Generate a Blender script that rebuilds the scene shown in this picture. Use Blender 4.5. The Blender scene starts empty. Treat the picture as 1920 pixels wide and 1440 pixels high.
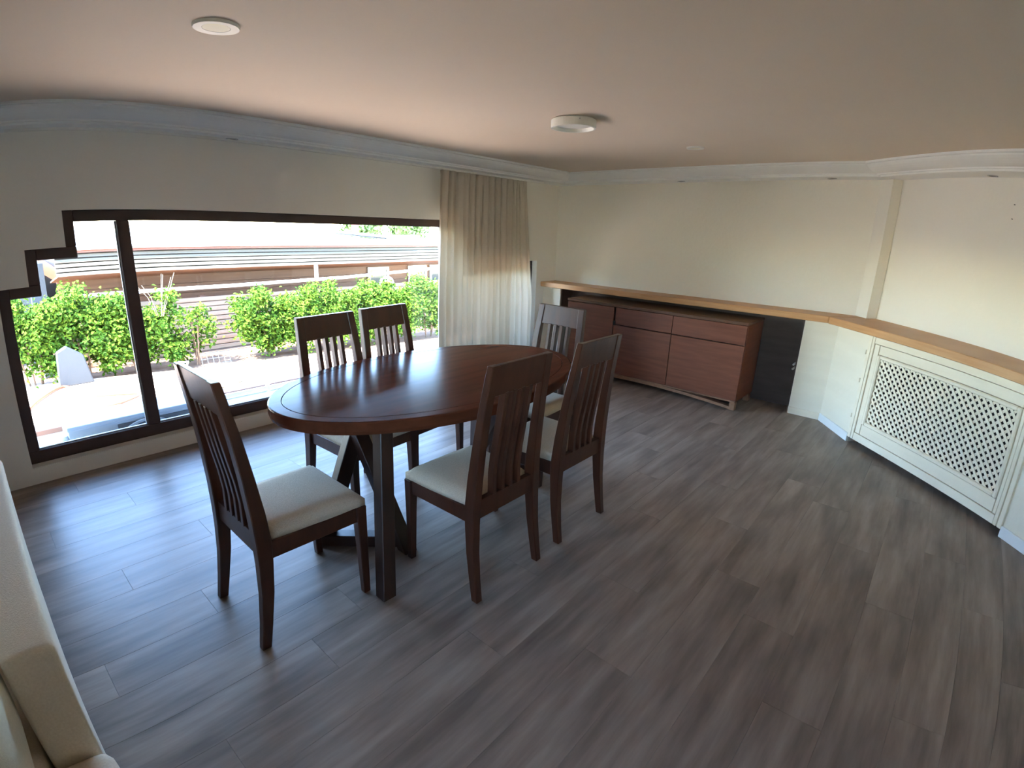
import bpy, bmesh, math, random
from mathutils import Vector, Matrix

random.seed(7)
SC = bpy.context.scene
COL = SC.collection

# ------------------------------------------------------------------ camera
cam_d = bpy.data.cameras.new('camera')
cam = bpy.data.objects.new('camera', cam_d)
COL.objects.link(cam)
cam.matrix_world = Matrix((
    (0.6576297884, 0.1980850676, -0.7268324204, 0.0),
    (-0.7526055254, 0.2153798455, -0.6222511111, 0.0),
    (0.0332864010, 0.9562289622, 0.2907201186, 1.5),
    (0, 0, 0, 1)))
cam_d.type = 'PANO'                      # the phone's ultra-wide lens with its barrel distortion
cam_d.sensor_fit = 'HORIZONTAL'
cam_d.sensor_width = 36.0
cam_d.sensor_height = 27.0
K = (0.0, 0.05419368907, 0.0004905430744, -0.0001138438378, 3.370939712e-06)
for holder in (cam_d, getattr(cam_d, 'cycles', None)):
    if holder is not None and hasattr(holder, 'panorama_type'):
        try:
            holder.panorama_type = 'FISHEYE_LENS_POLYNOMIAL'
            holder.fisheye_fov = math.radians(170)
            for i in range(5):
                setattr(holder, 'fisheye_polynomial_k%d' % i, -K[i])
        except Exception as e:
            print('lens', e)
cam_d.clip_start = 0.02
cam_d.clip_end = 400
SC.camera = cam

# ------------------------------------------------------------------ sky, sun, exposure
SUN_EL, SUN_AZ = math.radians(58), math.radians(248)      # azimuth clockwise from +Y: the sun stands behind the house
world = bpy.data.worlds.new('sky')
SC.world = world
world.use_nodes = True
nt = world.node_tree
nt.nodes.clear()
wo = nt.nodes.new('ShaderNodeOutputWorld')
bg = nt.nodes.new('ShaderNodeBackground')
sky = nt.nodes.new('ShaderNodeTexSky')
sky.sky_type = 'NISHITA'
sky.sun_disc = False
sky.sun_elevation = SUN_EL
sky.sun_rotation = SUN_AZ
sky.altitude = 50
sky.air_density = 1.0
sky.dust_density = 0.05
sky.ozone_density = 4.0
bg.inputs['Strength'].default_value = 2.3
nt.links.new(sky.outputs[0], bg.inputs[0])
nt.links.new(bg.outputs[0], wo.inputs[0])
sun_d = bpy.data.lights.new('sun', 'SUN')
sun_d.energy = 23.0
sun_d.angle = math.radians(0.6)
sun_d.color = (1.0, 0.93, 0.82)
sun = bpy.data.objects.new('sun', sun_d)
COL.objects.link(sun)
sdir = Vector((math.sin(SUN_AZ) * math.cos(SUN_EL), math.cos(SUN_AZ) * math.cos(SUN_EL), math.sin(SUN_EL)))
sun.rotation_euler = sdir.to_track_quat('Z', 'Y').to_euler()
sun.location = sdir * 30

vs = SC.view_settings
vs.view_transform = 'Standard'
vs.look = 'None'
vs.gamma = 1.0
vs.use_curve_mapping = False
vs.exposure = 1.5
SC.cycles.use_denoising = True
SC.cycles.max_bounces = 12
SC.cycles.diffuse_bounces = 8
SC.cycles.transparent_max_bounces = 16
SC.cycles.sample_clamp_indirect = 12.0
SC.cycles.caustics_reflective = False
SC.cycles.caustics_refractive = False


# ------------------------------------------------------------------ materials
def lin(c):
    return tuple((v / 12.92 if v <= 0.04045 else ((v + 0.055) / 1.055) ** 2.4) for v in (x / 255 for x in c))


def base_mat(name):
    m = bpy.data.materials.new(name)
    m.use_nodes = True
    n = m.node_tree
    return m, n, n.nodes['Principled BSDF']


def coords(n, scale=(1, 1, 1), rnd=True):
    tc = n.nodes.new('ShaderNodeTexCoord')
    mp = n.nodes.new('ShaderNodeMapping')
    mp.inputs['Scale'].default_value = scale
    n.links.new(tc.outputs['Object'], mp.inputs['Vector'])
    if rnd:
        oi = n.nodes.new('ShaderNodeObjectInfo')
        ml = n.nodes.new('ShaderNodeMath')
        ml.operation = 'MULTIPLY'
        ml.inputs[1].default_value = 37.0
        n.links.new(oi.outputs['Random'], ml.inputs[0])
        n.links.new(ml.outputs[0], mp.inputs['Location'])
    return mp.outputs[0]


def mixed(name, c1, c2, scale=(6, 6, 6), noise=1.0, detail=4, rough=0.6, bump=0.0, bscale=60, spec=0.5,
          coat=0.0, coat_rough=0.1, lo=0.3, hi=0.7, rnd=True):
    m, n, b = base_mat(name)
    v = coords(n, scale, rnd)
    nz = n.nodes.new('ShaderNodeTexNoise')
    nz.inputs['Scale'].default_value = noise
    nz.inputs['Detail'].default_value = detail
    n.links.new(v, nz.inputs['Vector'])
    rp = n.nodes.new('ShaderNodeValToRGB')
    rp.color_ramp.elements[0].position = lo
    rp.color_ramp.elements[1].position = hi
    rp.color_ramp.elements[0].color = (*c1, 1)
    rp.color_ramp.elements[1].color = (*c2, 1)
    n.links.new(nz.outputs['Fac'], rp.inputs['Fac'])
    n.links.new(rp.outputs['Color'], b.inputs['Base Color'])
    b.inputs['Roughness'].default_value = rough
    b.inputs['Specular IOR Level'].default_value = spec
    if coat:
        b.inputs['Coat Weight'].default_value = coat
        b.inputs['Coat Roughness'].default_value = coat_rough
    if bump:
        v2 = coords(n, (1, 1, 1), rnd)
        nb = n.nodes.new('ShaderNodeTexNoise')
        nb.inputs['Scale'].default_value = bscale
        nb.inputs['Detail'].default_value = 6
        n.links.new(v2, nb.inputs['Vector'])
        bp = n.nodes.new('ShaderNodeBump')
        bp.inputs['Strength'].default_value = bump
        bp.inputs['Distance'].default_value = 0.01
        n.links.new(nb.outputs['Fac'], bp.inputs['Height'])
        n.links.new(bp.outputs['Normal'], b.inputs['Normal'])
    return m


def scaled(c, k):
    return tuple(min(1.0, v * k) for v in c)


M = {}
M['wall'] = mixed('wall_plaster', (0.83, 0.80, 0.725), (0.86, 0.83, 0.76), (1, 1, 1), 1.2, 3, 0.7, 0.12, 40, 0.3, rnd=False)
M['wall_low'] = mixed('painted_masonry', (0.80, 0.71, 0.565), (0.85, 0.76, 0.61), (1, 1, 9), 1.2, 4, 0.6, 0.25, 18, 0.35, rnd=False)
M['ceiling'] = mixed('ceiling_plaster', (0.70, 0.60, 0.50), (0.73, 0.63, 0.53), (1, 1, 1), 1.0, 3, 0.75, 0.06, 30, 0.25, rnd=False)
M['cornice'] = mixed('cornice_plaster', (0.82, 0.83, 0.825), (0.86, 0.87, 0.86), (1, 1, 1), 2.0, 3, 0.5, 0.04, 30, 0.4, rnd=False)
M['white_paint'] = mixed('white_paint', (0.82, 0.71, 0.545), (0.87, 0.765, 0.60), (1, 1, 6), 3.0, 3, 0.45, 0.08, 50, 0.45)
M['base_white'] = mixed('skirting_white', (0.78, 0.77, 0.74), (0.84, 0.83, 0.80), (1, 1, 1), 3.0, 3, 0.4)
M['sill'] = mixed('sill_tile', (0.78, 0.75, 0.69), (0.83, 0.80, 0.74), (1, 1, 1), 4.0, 3, 0.35)
M['frame'] = mixed('dark_window_wood', (0.055, 0.028, 0.022), (0.075, 0.040, 0.031), (1, 1, 1), 6.0, 4, 0.4)
M['ledge'] = mixed('ledge_oak', (0.54, 0.265, 0.105), (0.64, 0.345, 0.155), (3, 3, 40), 1.0, 5, 0.42, 0.06, 60)
M['chair_wood'] = mixed('chair_wood', (0.038, 0.0105, 0.0047), (0.072, 0.0215, 0.0095), (14, 14, 2.2), 2.0, 5, 0.32, 0.04, 90, 0.5)
M['table_wood'] = mixed('table_wood', (0.088, 0.028, 0.015), (0.125, 0.040, 0.021), (1.2, 16, 16), 1.4, 4, 0.19, 0.0, 70, 0.03)
M['table_leg'] = mixed('table_leg_wood', (0.024, 0.0085, 0.005), (0.042, 0.015, 0.0085), (14, 14, 2.2), 2.0, 5, 0.4, 0.04, 90)
M['cab_wood'] = mixed('cabinet_wood', (0.150, 0.046, 0.024), (0.215, 0.074, 0.040), (2, 2, 22), 1.5, 6, 0.36, 0.03, 70, 0.5)
M['cab_top'] = mixed('cabinet_top', (0.105, 0.055, 0.035), (0.16, 0.085, 0.055), (20, 2, 20), 1.2, 5, 0.24, 0.02, 70, 0.7)
M['cab_dark'] = mixed('cabinet_inside', (0.012, 0.007, 0.005), (0.02, 0.011, 0.008), (2, 2, 2), 2, 3, 0.6)
M['cab_base'] = mixed('cabinet_base', (0.25, 0.125, 0.07), (0.34, 0.18, 0.105), (2, 20, 20), 1.4, 5, 0.4)
M['seat'] = mixed('seat_fabric', (0.53, 0.445, 0.34), (0.63, 0.54, 0.42), (220, 220, 220), 1.0, 2, 0.9, 0.35, 420, 0.15)
M['sofa'] = mixed('sofa_fabric', (0.66, 0.56, 0.45), (0.73, 0.63, 0.52), (160, 160, 160), 1.0, 2, 0.9, 0.2, 300, 0.15)
M['sofa_pale'] = mixed('cushion_fabric', (0.60, 0.59, 0.50), (0.66, 0.65, 0.56), (160, 160, 160), 1.0, 2, 0.9, 0.2, 300, 0.15)
M['lamp_white'] = mixed('lamp_white', (0.78, 0.77, 0.72), (0.82, 0.81, 0.77), (1, 1, 1), 2, 2, 0.4)
M['lamp_cream'] = mixed('lamp_diffuser', (0.80, 0.77, 0.60), (0.83, 0.80, 0.64), (1, 1, 1), 2, 2, 0.5)
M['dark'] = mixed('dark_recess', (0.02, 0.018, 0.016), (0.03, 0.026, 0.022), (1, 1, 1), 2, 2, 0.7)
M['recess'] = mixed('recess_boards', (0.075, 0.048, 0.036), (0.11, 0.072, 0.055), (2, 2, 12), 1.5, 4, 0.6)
M['metal'] = mixed('grey_metal', (0.42, 0.43, 0.44), (0.50, 0.51, 0.52), (1, 1, 1), 4, 2, 0.4)
M['pipe'] = mixed('pipe_paint', (0.5, 0.5, 0.48), (0.6, 0.6, 0.58), (1, 1, 1), 4, 2, 0.4)
# outdoors
M['terrace'] = mixed('terrace_paving', (0.62, 0.43, 0.30), (0.74, 0.55, 0.41), (1, 1, 1), 1.6, 6, 0.8, 0.1, 20, rnd=False)
M['soil'] = mixed('planting_soil', (0.15, 0.085, 0.05), (0.30, 0.18, 0.11), (1, 1, 1), 6, 6, 0.95, 0.3, 20, rnd=False)
M['ground'] = mixed('ground_grey', (0.22, 0.21, 0.19), (0.30, 0.28, 0.25), (1, 1, 1), 1.0, 5, 0.9, rnd=False)
M['leaf'] = mixed('leaf_green', (0.020, 0.062, 0.004), (0.082, 0.150, 0.012), (1, 1, 1), 9.0, 3, 0.7, 0, spec=0.12, lo=0.35, hi=0.65)
M['leaf_far'] = mixed('leaf_far', (0.10, 0.18, 0.035), (0.24, 0.34, 0.09), (1, 1, 1), 3.0, 3, 0.55, lo=0.35, hi=0.65)
M['stem'] = mixed('stem_bark', (0.13, 0.085, 0.055), (0.22, 0.15, 0.10), (4, 4, 1), 4, 4, 0.85)
M['twig'] = mixed('dry_twig', (0.16, 0.13, 0.09), (0.22, 0.18, 0.13), (4, 4, 1), 4, 4, 0.85)
M['slat'] = mixed('fence_slat', (0.30, 0.20, 0.125), (0.40, 0.285, 0.19), (0.8, 20, 20), 1.5, 5, 0.7)
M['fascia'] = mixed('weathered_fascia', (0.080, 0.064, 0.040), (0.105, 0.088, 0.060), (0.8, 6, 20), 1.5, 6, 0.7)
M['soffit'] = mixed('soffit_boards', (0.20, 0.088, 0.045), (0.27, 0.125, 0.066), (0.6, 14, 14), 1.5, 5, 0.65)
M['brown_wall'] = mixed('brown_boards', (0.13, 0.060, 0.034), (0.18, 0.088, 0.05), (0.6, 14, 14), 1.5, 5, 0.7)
M['rust'] = mixed('rust_strip', (0.13, 0.045, 0.03), (0.17, 0.065, 0.04), (1, 4, 4), 2, 4, 0.6)
M['gutter'] = mixed('gutter_white', (0.72, 0.74, 0.75), (0.80, 0.82, 0.83), (1, 1, 1), 2, 3, 0.4)
M['roof'] = mixed('roof_sheet', (0.66, 0.67, 0.66), (0.74, 0.75, 0.74), (1, 3, 1), 2, 4, 0.45)
M['roof_edge'] = mixed('roof_edge', (0.14, 0.16, 0.15), (0.19, 0.21, 0.20), (1, 3, 1), 2, 4, 0.5)
M['roof_blue'] = mixed('roof_blue', (0.20, 0.27, 0.34), (0.28, 0.36, 0.44), (1, 3, 1), 2, 4, 0.5)
M['render_white'] = mixed('render_white', (0.74, 0.74, 0.72), (0.80, 0.80, 0.78), (1, 1, 1), 1.5, 4, 0.7)
M['grey_render'] = mixed('grey_render', (0.022, 0.028, 0.035), (0.032, 0.040, 0.048), (1, 1, 1), 1.5, 4, 0.8)
M['ac'] = mixed('ac_casing', (0.22, 0.24, 0.25), (0.26, 0.28, 0.29), (1, 1, 1), 2, 3, 0.45)
M['ac_grille'] = mixed('ac_grille', (0.03, 0.033, 0.036), (0.045, 0.05, 0.054), (1, 1, 1), 3, 3, 0.5)
M['coping'] = mixed('terracotta_coping', (0.26, 0.13, 0.085), (0.32, 0.17, 0.115), (1, 1, 1), 3, 4, 0.7)
M['hose'] = mixed('orange_hose', (0.22, 0.045, 0.02), (0.28, 0.065, 0.03), (1, 1, 1), 3, 3, 0.45)
M['red'] = mixed('red_paint', (0.50, 0.06, 0.04), (0.58, 0.10, 0.07), (1, 1, 1), 3, 3, 0.6)
M['dry_leaf'] = mixed('dry_leaf', (0.05, 0.04, 0.02), (0.10, 0.08, 0.04), (9, 9, 9), 3, 3, 0.8)
M['dim_glass'] = mixed('far_window_glass', (0.05, 0.06, 0.07), (0.09, 0.10, 0.11), (1, 1, 1), 3, 3, 0.15)


def plank_mat():
    m, n, b = base_mat('laminate_plank')
    v = coords(n, (1.3, 13, 13))
    nz = n.nodes.new('ShaderNodeTexNoise')
    nz.inputs['Scale'].default_value = 1.6
    nz.inputs['Detail'].default_value = 7
    nz.inputs['Roughness'].default_value = 0.6
    n.links.new(v, nz.inputs['Vector'])
    rp = n.nodes.new('ShaderNodeValToRGB')
    rp.color_ramp.elements[0].position = 0.30
    rp.color_ramp.elements[1].position = 0.72
    rp.color_ramp.elements[0].color = (0.215, 0.160, 0.124, 1)
    rp.color_ramp.elements[1].color = (0.345, 0.270, 0.214, 1)
    n.links.new(nz.outputs['Fac'], rp.inputs['Fac'])
    v3 = coords(n, (0.55, 2.6, 2.6))
    kn = n.nodes.new('ShaderNodeTexNoise')
    kn.inputs['Scale'].default_value = 3.2
    kn.inputs['Detail'].default_value = 3
    n.links.new(v3, kn.inputs['Vector'])
    kr = n.nodes.new('ShaderNodeMapRange')
    kr.inputs['From Min'].default_value = 0.36
    kr.inputs['From Max'].default_value = 0.60
    kr.inputs['To Min'].default_value = 0.70
    kr.inputs['To Max'].default_value = 1.08
    n.links.new(kn.outputs['Fac'], kr.inputs['Value'])
    oi = n.nodes.new('ShaderNodeObjectInfo')
    mr = n.nodes.new('ShaderNodeMapRange')
    mr.inputs['To Min'].default_value = 0.93
    mr.inputs['To Max'].default_value = 1.07
    n.links.new(oi.outputs['Random'], mr.inputs['Value'])
    mu = n.nodes.new('ShaderNodeMath')
    mu.operation = 'MULTIPLY'
    n.links.new(kr.outputs[0], mu.inputs[0])
    n.links.new(mr.outputs[0], mu.inputs[1])
    vm = n.nodes.new('ShaderNodeVectorMath')
    vm.operation = 'SCALE'
    n.links.new(rp.outputs['Color'], vm.inputs[0])
    n.links.new(mu.outputs[0], vm.inputs['Scale'])
    n.links.new(vm.outputs[0], b.inputs['Base Color'])
    b.inputs['Roughness'].default_value = 0.36
    b.inputs['Specular IOR Level'].default_value = 0.18
    bp = n.nodes.new('ShaderNodeBump')
    bp.inputs['Strength'].default_value = 0.08
    bp.inputs['Distance'].default_value = 0.004
    n.links.new(nz.outputs['Fac'], bp.inputs['Height'])
    n.links.new(bp.outputs['Normal'], b.inputs['Normal'])
    return m


M['plank'] = plank_mat()


def glass_mat():
    m = bpy.data.materials.new('window_glass')
    m.use_nodes = True
    n = m.node_tree
    n.nodes.clear()
    o = n.nodes.new('ShaderNodeOutputMaterial')
    t = n.nodes.new('ShaderNodeBsdfTransparent')
    t.inputs[0].default_value = (0.97, 0.985, 0.98, 1)
    g = n.nodes.new('ShaderNodeBsdfGlossy')
    g.inputs['Roughness'].default_value = 0.02
    f = n.nodes.new('ShaderNodeFresnel')
    f.inputs[0].default_value = 1.35
    x = n.nodes.new('ShaderNodeMixShader')
    n.links.new(f.outputs[0], x.inputs[0])
    n.links.new(t.outputs[0], x.inputs[1])
    n.links.new(g.outputs[0], x.inputs[2])
    n.links.new(x.outputs[0], o.inputs[0])
    return m


M['glass'] = glass_mat()


def curtain_mat(name, col, tcol, see):
    m = bpy.data.materials.new(name)
    m.use_nodes = True
    n = m.node_tree
    n.nodes.clear()
    o = n.nodes.new('ShaderNodeOutputMaterial')
    tc = n.nodes.new('ShaderNodeTexCoord')
    nz = n.nodes.new('ShaderNodeTexNoise')
    nz.inputs['Scale'].default_value = 260
    n.links.new(tc.outputs['Object'], nz.inputs['Vector'])
    rp = n.nodes.new('ShaderNodeValToRGB')
    rp.color_ramp.elements[0].color = (*scaled(col, 0.9), 1)
    rp.color_ramp.elements[1].color = (*scaled(col, 1.06), 1)
    n.links.new(nz.outputs['Fac'], rp.inputs['Fac'])
    d = n.nodes.new('ShaderNodeBsdfDiffuse')
    n.links.new(rp.outputs['Color'], d.inputs[0])
    t = n.nodes.new('ShaderNodeBsdfTranslucent')
    t.inputs[0].default_value = (*tcol, 1)
    p = n.nodes.new('ShaderNodeBsdfTransparent')
    x = n.nodes.new('ShaderNodeMixShader')
    x.inputs[0].default_value = 0.26
    n.links.new(d.outputs[0], x.inputs[1])
    n.links.new(t.outputs[0], x.inputs[2])
    y = n.nodes.new('ShaderNodeMixShader')
    y.inputs[0].default_value = see
    n.links.new(x.outputs[0], y.inputs[1])
    n.links.new(p.outputs[0], y.inputs[2])
    n.links.new(y.outputs[0], o.inputs[0])
    return m


M['curtain'] = curtain_mat('curtain_linen', (0.72, 0.64, 0.54), (0.37, 0.295, 0.195), 0.012)
M['sheer'] = curtain_mat('curtain_sheer', (0.74, 0.68, 0.58), (0.50, 0.42, 0.31), 0.02)


# ------------------------------------------------------------------ mesh helpers
def make_mesh(name, verts, faces, mat, smooth=False, bevel=0.0, seg=1):
    me = bpy.data.meshes.new(name)
    me.from_pydata([tuple(v) for v in verts], [], faces)
    bm = bmesh.new()
    bm.from_mesh(me)
    bmesh.ops.recalc_face_normals(bm, faces=bm.faces)
    if bevel:
        eds = [e for e in bm.edges if len(e.link_faces) == 2 and e.calc_face_angle(0) > 0.6]
        bmesh.ops.bevel(bm, geom=eds, offset=bevel, segments=seg, affect='EDGES', profile=0.6)
    bm.to_mesh(me)
    bm.free()
    if smooth:
        for p in me.polygons:
            p.use_smooth = True
    if mat:
        me.materials.append(M[mat] if isinstance(mat, str) else mat)
    return me


def link(name, me, parent=None, loc=(0, 0, 0), rz=0.0):
    o = bpy.data.objects.new(name, me)
    COL.objects.link(o)
    o.location = loc
    o.rotation_euler = (0, 0, rz)
    if parent:
        o.parent = parent
    return o


def ob(name, verts, faces, mat, parent=None, smooth=False, bevel=0.0, seg=1, loc=(0, 0, 0), rz=0.0):
    return link(name, make_mesh(name, verts, faces, mat, smooth, bevel, seg), parent, loc, rz)


def tag(o, label=None, cat=None, group=None, kind=None):
    if label:
        o['label'] = label
    if cat:
        o['category'] = cat
    if group:
        o['group'] = group
    if kind:
        o['kind'] = kind
    return o


def thing(name, label, cat, loc=(0, 0, 0), rz=0.0, group=None):
    o = bpy.data.objects.new(name, None)
    COL.objects.link(o)
    o.location = loc
    o.rotation_euler = (0, 0, rz)
    o.empty_display_size = 0.1
    return tag(o, label, cat, group)


def struct(name, v, f, mat, **k):
    o = ob(name, v, f, mat, **k)
    o['kind'] = 'structure'
    return o


def box(x0, x1, y0, y1, z0, z1):
    v = [(x0, y0, z0), (x1, y0, z0), (x1, y1, z0), (x0, y1, z0), (x0, y0, z1), (x1, y0, z1), (x1, y1, z1), (x0, y1, z1)]
    f = [(0, 3, 2, 1), (4, 5, 6, 7), (0, 1, 5, 4), (1, 2, 6, 5), (2, 3, 7, 6), (3, 0, 4, 7)]
    return v, f


def join(*parts):
    V, F = [], []
    for v, f in parts:
        k = len(V)
        V += list(v)
        F += [tuple(i + k for i in q) for q in f]
    return V, F


def prism(poly, z0, z1):
    n = len(poly)
    v = [(x, y, z0) for x, y in poly] + [(x, y, z1) for x, y in poly]
    f = [tuple(reversed(range(n))), tuple(range(n, 2 * n))] + [(i, (i + 1) % n, (i + 1) % n + n, i + n) for i in range(n)]
    return v, f


def prism_y(poly, y0, y1):
    v, f = prism(poly, 0, 1)
    return [(x, y0 + (y1 - y0) * k, z) for x, z, k in v], f


def rings(rs, cap=True):
    """rs: list of rings (same point count) -> tube"""
    n = len(rs[0])
    v = [p for r in rs for p in r]
    f = []
    for i in range(len(rs) - 1):
        for j in range(n):
            a, b = i * n + j, i * n + (j + 1) % n
            f.append((a, b, b + n, a + n))
    if cap:
        f.append(tuple(reversed(range(n))))
        f.append(tuple(range((len(rs) - 1) * n, len(rs) * n)))
    return v, f


def post(rs):
    """upright member: rings of (cx, cy, z, hx, hy)"""
    return rings([[(cx - hx, cy - hy, z), (cx + hx, cy - hy, z), (cx + hx, cy + hy, z), (cx - hx, cy + hy, z)] for cx, cy, z, hx, hy in rs])


def circle(r, z, n=24, cx=0.0, cy=0.0):
    return [(cx + r * math.cos(2 * math.pi * i / n), cy + r * math.sin(2 * math.pi * i / n), z) for i in range(n)]


def lathe(prof, n=32, cx=0.0, cy=0.0, cap=True):
    return rings([circle(r, z, n, cx, cy) for r, z in prof], cap)


def beam(P, Q, w, t, side=(0, 0, 1)):
    P, Q = Vector(P), Vector(Q)
    d = (Q - P).normalized()
    s = Vector(side)
    u = d.cross(s).normalized()
    w2 = u.cross(d).normalized()
    rs = []
    for c in (P, Q):
        rs.append([tuple(c + u * (a * w / 2) + w2 * (b * t / 2)) for a, b in ((-1, -1), (1, -1), (1, 1), (-1, 1))])
    return rings(rs)


def slant(P, Q, hx, hy):
    """leaning leg cut level at both ends"""
    return post([(P[0], P[1], P[2], hx, hy), (Q[0], Q[1], Q[2], hx, hy)])


def tube(pts, r, n=8, closed=False):
    pts = [Vector(p) for p in pts]
    rs = []
    for i, p in enumerate(pts):
        a = pts[max(0, i - 1)]
        b = pts[min(len(pts) - 1, i + 1)]
        d = (b - a).normalized()
        s = Vector((0, 0, 1)) if abs(d.z) < 0.9 else Vector((1, 0, 0))
        u = d.cross(s).normalized()
        w = u.cross(d)
        rs.append([tuple(p + u * (r * math.cos(2 * math.pi * k / n)) + w * (r * math.sin(2 * math.pi * k / n))) for k in range(n)])
    return rings(rs)


def shift(vf, off):
    v, f = vf
    return [(a[0] + off[0], a[1] + off[1], a[2] + off[2]) for a in v], f


def cushion(half, d0, d1, z0, z1, p=5.0, nu=14, nv=14, crown=0.012, round_=0.35):
    """soft pad; half(t) is the half width at depth t in 0..1, depth runs d0..d1"""
    V, F = [], []
    for k, zz in enumerate((0, 1)):
        for i in range(nv + 1):
            t = i / nv
            y = d0 + (d1 - d0) * t
            for j in range(nu + 1):
                u = -1 + 2 * j / nu
                x = half(t) * u
                e = max(abs(u), abs(2 * t - 1))
                if k:
                    h = (1 - e ** 8) ** 0.5 if e < 1 else 0
                    z = z0 + (z1 - z0) * (1 - round_ + round_ * h) + crown * (1 - u * u) * (1 - (2 * t - 1) ** 2)
                else:
                    z = z0
                V.append((x, y, z))
    n = (nu + 1) * (nv + 1)
    w = nu + 1
    for i in range(nv):
        for j in range(nu):
            a = i * w + j
            F.append((a, a + 1, a + 1 + w, a + w))
            F.append((n + a, n + a + 1, n + a + 1 + w, n + a + w))
    for i in range(nv):
        F.append((i * w, (i + 1) * w, n + (i + 1) * w, n + i * w))
        F.append((i * w + nu, (i + 1) * w + nu, n + (i + 1) * w + nu, n + i * w + nu))
    for j in range(nu):
        F.append((j, j + 1, n + j + 1, n + j))
        F.append((nv * w + j, nv * w + j + 1, n + nv * w + j + 1, n + nv * w + j))
    return V, F


def copy_tree(o, parent=None):
    c = o.copy()
    COL.objects.link(c)
    c.parent = parent
    for ch in list(o.children):
        copy_tree(ch, c)
    return c


# ------------------------------------------------------------------ the room shell
YW, XB, CR = 3.785, 5.16, 4.68           # window wall, back wall, right wall (x - y)
XL, YR = -1.6, -3.0                      # left wall and rear wall, both out of view
ZS, ZC = 2.0, 2.09                       # cornice soffit, ceiling
S2 = math.sqrt(0.5)

# floor: subfloor and every plank on it
fl = struct('floor', *box(XL - 0.2, XB + 0.2, YR - 0.2, YW + 0.05, -0.12, -0.016), 'soil')
PW, GAP = 0.195, 0.0005
plank_mesh = {}


def plank(L):
    k = round(L, 3)
    if k not in plank_mesh:
        v, f = box(0, k - GAP, 0, PW - GAP, -0.016, 0.0)
        plank_mesh[k] = make_mesh('plank', v, f, 'plank', bevel=0.0005)
    return plank_mesh[k]


row = 0
y = -0.01 - PW * 16
while y < YW - 0.01:
    xr = min(XB + 0.1, CR + y + PW + 0.1)
    x = XL - 0.05 - (0.0, 0.83, 0.41, 1.07, 0.62, 0.22)[row % 6]
    while x < xr:
        L = 1.285
        x0, x1 = max(x, XL), min(x + L, xr)
        if x1 - x0 > 0.03:
            link('plank', plank(x1 - x0), fl, (x0, y, 0))
        x += L
    y += PW
    row += 1

struct('ceiling', *box(XL - 0.2, XB + 0.3, YR - 0.2, YW + 0.35, ZC, ZC + 0.3), 'ceiling')

# window wall around the stepped opening
STEPS = [(0.112, 0.283, 1.15), (0.283, 0.502, 1.353), (0.502, 3.46, 1.558), (3.46, 3.66, 1.353), (3.66, 4.79, 1.15)]
ZB = 0.097
y0, y1 = YW, YW + 0.25
parts = [box(XL - 0.2, STEPS[0][0], y0, y1, -0.6, ZC), box(STEPS[-1][1], XB + 0.3, y0, y1, -0.6, ZC),
         box(STEPS[0][0], STEPS[-1][1], y0, y1, -0.6, ZB)]
for a, b, t in STEPS:
    parts.append(box(a, b, y0, y1, t, ZC))
struct('wall_window', *join(*parts), 'wall')
struct('wall_back', *box(XB, XB + 0.2, 0.30, YW, -0.1, ZC), 'wall')
p0, p1 = (XB, XB - CR), (YR + CR, YR)
struct('wall_right', *prism([p0, p1, (p1[0] + 0.15, p1[1] - 0.15), (p0[0] + 0.2, p0[1] - 0.1)], -0.1, ZC), 'wall')
struct('wall_rear', *box(XL - 0.2, p1[0] + 0.05, YR - 0.2, YR, -0.1, ZC), 'wall')
RW = (-0.85, 0.12, 0.85, 1.70)             # unseen opening added in the left wall to let fill light in
struct('wall_left', *join(box(XL - 0.2, XL, YR, RW[0], -0.1, ZC), box(XL - 0.2, XL, RW[1], YW, -0.1, ZC),
                          box(XL - 0.2, XL, RW[0], RW[1], -0.1, RW[2]), box(XL - 0.2, XL, RW[0], RW[1], RW[3], ZC)), 'wall')
# pilaster where the back wall turns into the right wall, standing on the ledge
struct('wall_corner', *prism([(XB + 0.01, 0.61), (5.056, 0.506), (5.12, 0.442), (XB + 0.01, 0.47)], 0.905, ZS + 0.03), 'wall')

# cornice: one length per wall, mitred
room = [(XL, YR), (p1[0], YR), (XB, XB - CR), (XB, YW), (XL, YW)]
PROF = [(0.0, ZS), (0.250, ZS), (0.252, ZS + 0.003), (0.252, ZS + 0.013), (0.278, ZS + 0.013), (0.280, ZS + 0.009), (0.300, ZS + 0.009), (0.302, ZS + 0.019),
        (0.325, ZS + 0.021), (0.360, ZS + 0.027), (0.395, ZS + 0.038), (0.420, ZS + 0.050), (0.436, ZS + 0.064), (0.437, ZS + 0.074), (0.466, ZS + 0.074),
        (0.468, ZS + 0.077), (0.468, ZC + 0.005), (0.0, ZC + 0.005)]


def offset_poly(poly, d):
    n = len(poly)
    out = []
    for i in range(n):
        p, a, b = Vector(poly[i]), Vector(poly[i - 1]), Vector(poly[(i + 1) % n])
        e1, e2 = (p - a).normalized(), (b - p).normalized()
        n1, n2 = Vector((-e1.y, e1.x)), Vector((-e2.y, e2.x))
        m = (n1 + n2).normalized()
        out.append(p + m * (d / m.dot(n1)))
    return out


offs = [offset_poly(room, d) for d, z in PROF]
for i in range(5):
    j = (i + 1) % 5
    ra = [(offs[k][i].x, offs[k][i].y, PROF[k][1]) for k in range(len(PROF))]
    rb = [(offs[k][j].x, offs[k][j].y, PROF[k][1]) for k in range(len(PROF))]
    struct('trim_%d' % (i + 1), *rings([ra, rb]), 'cornice')

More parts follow.
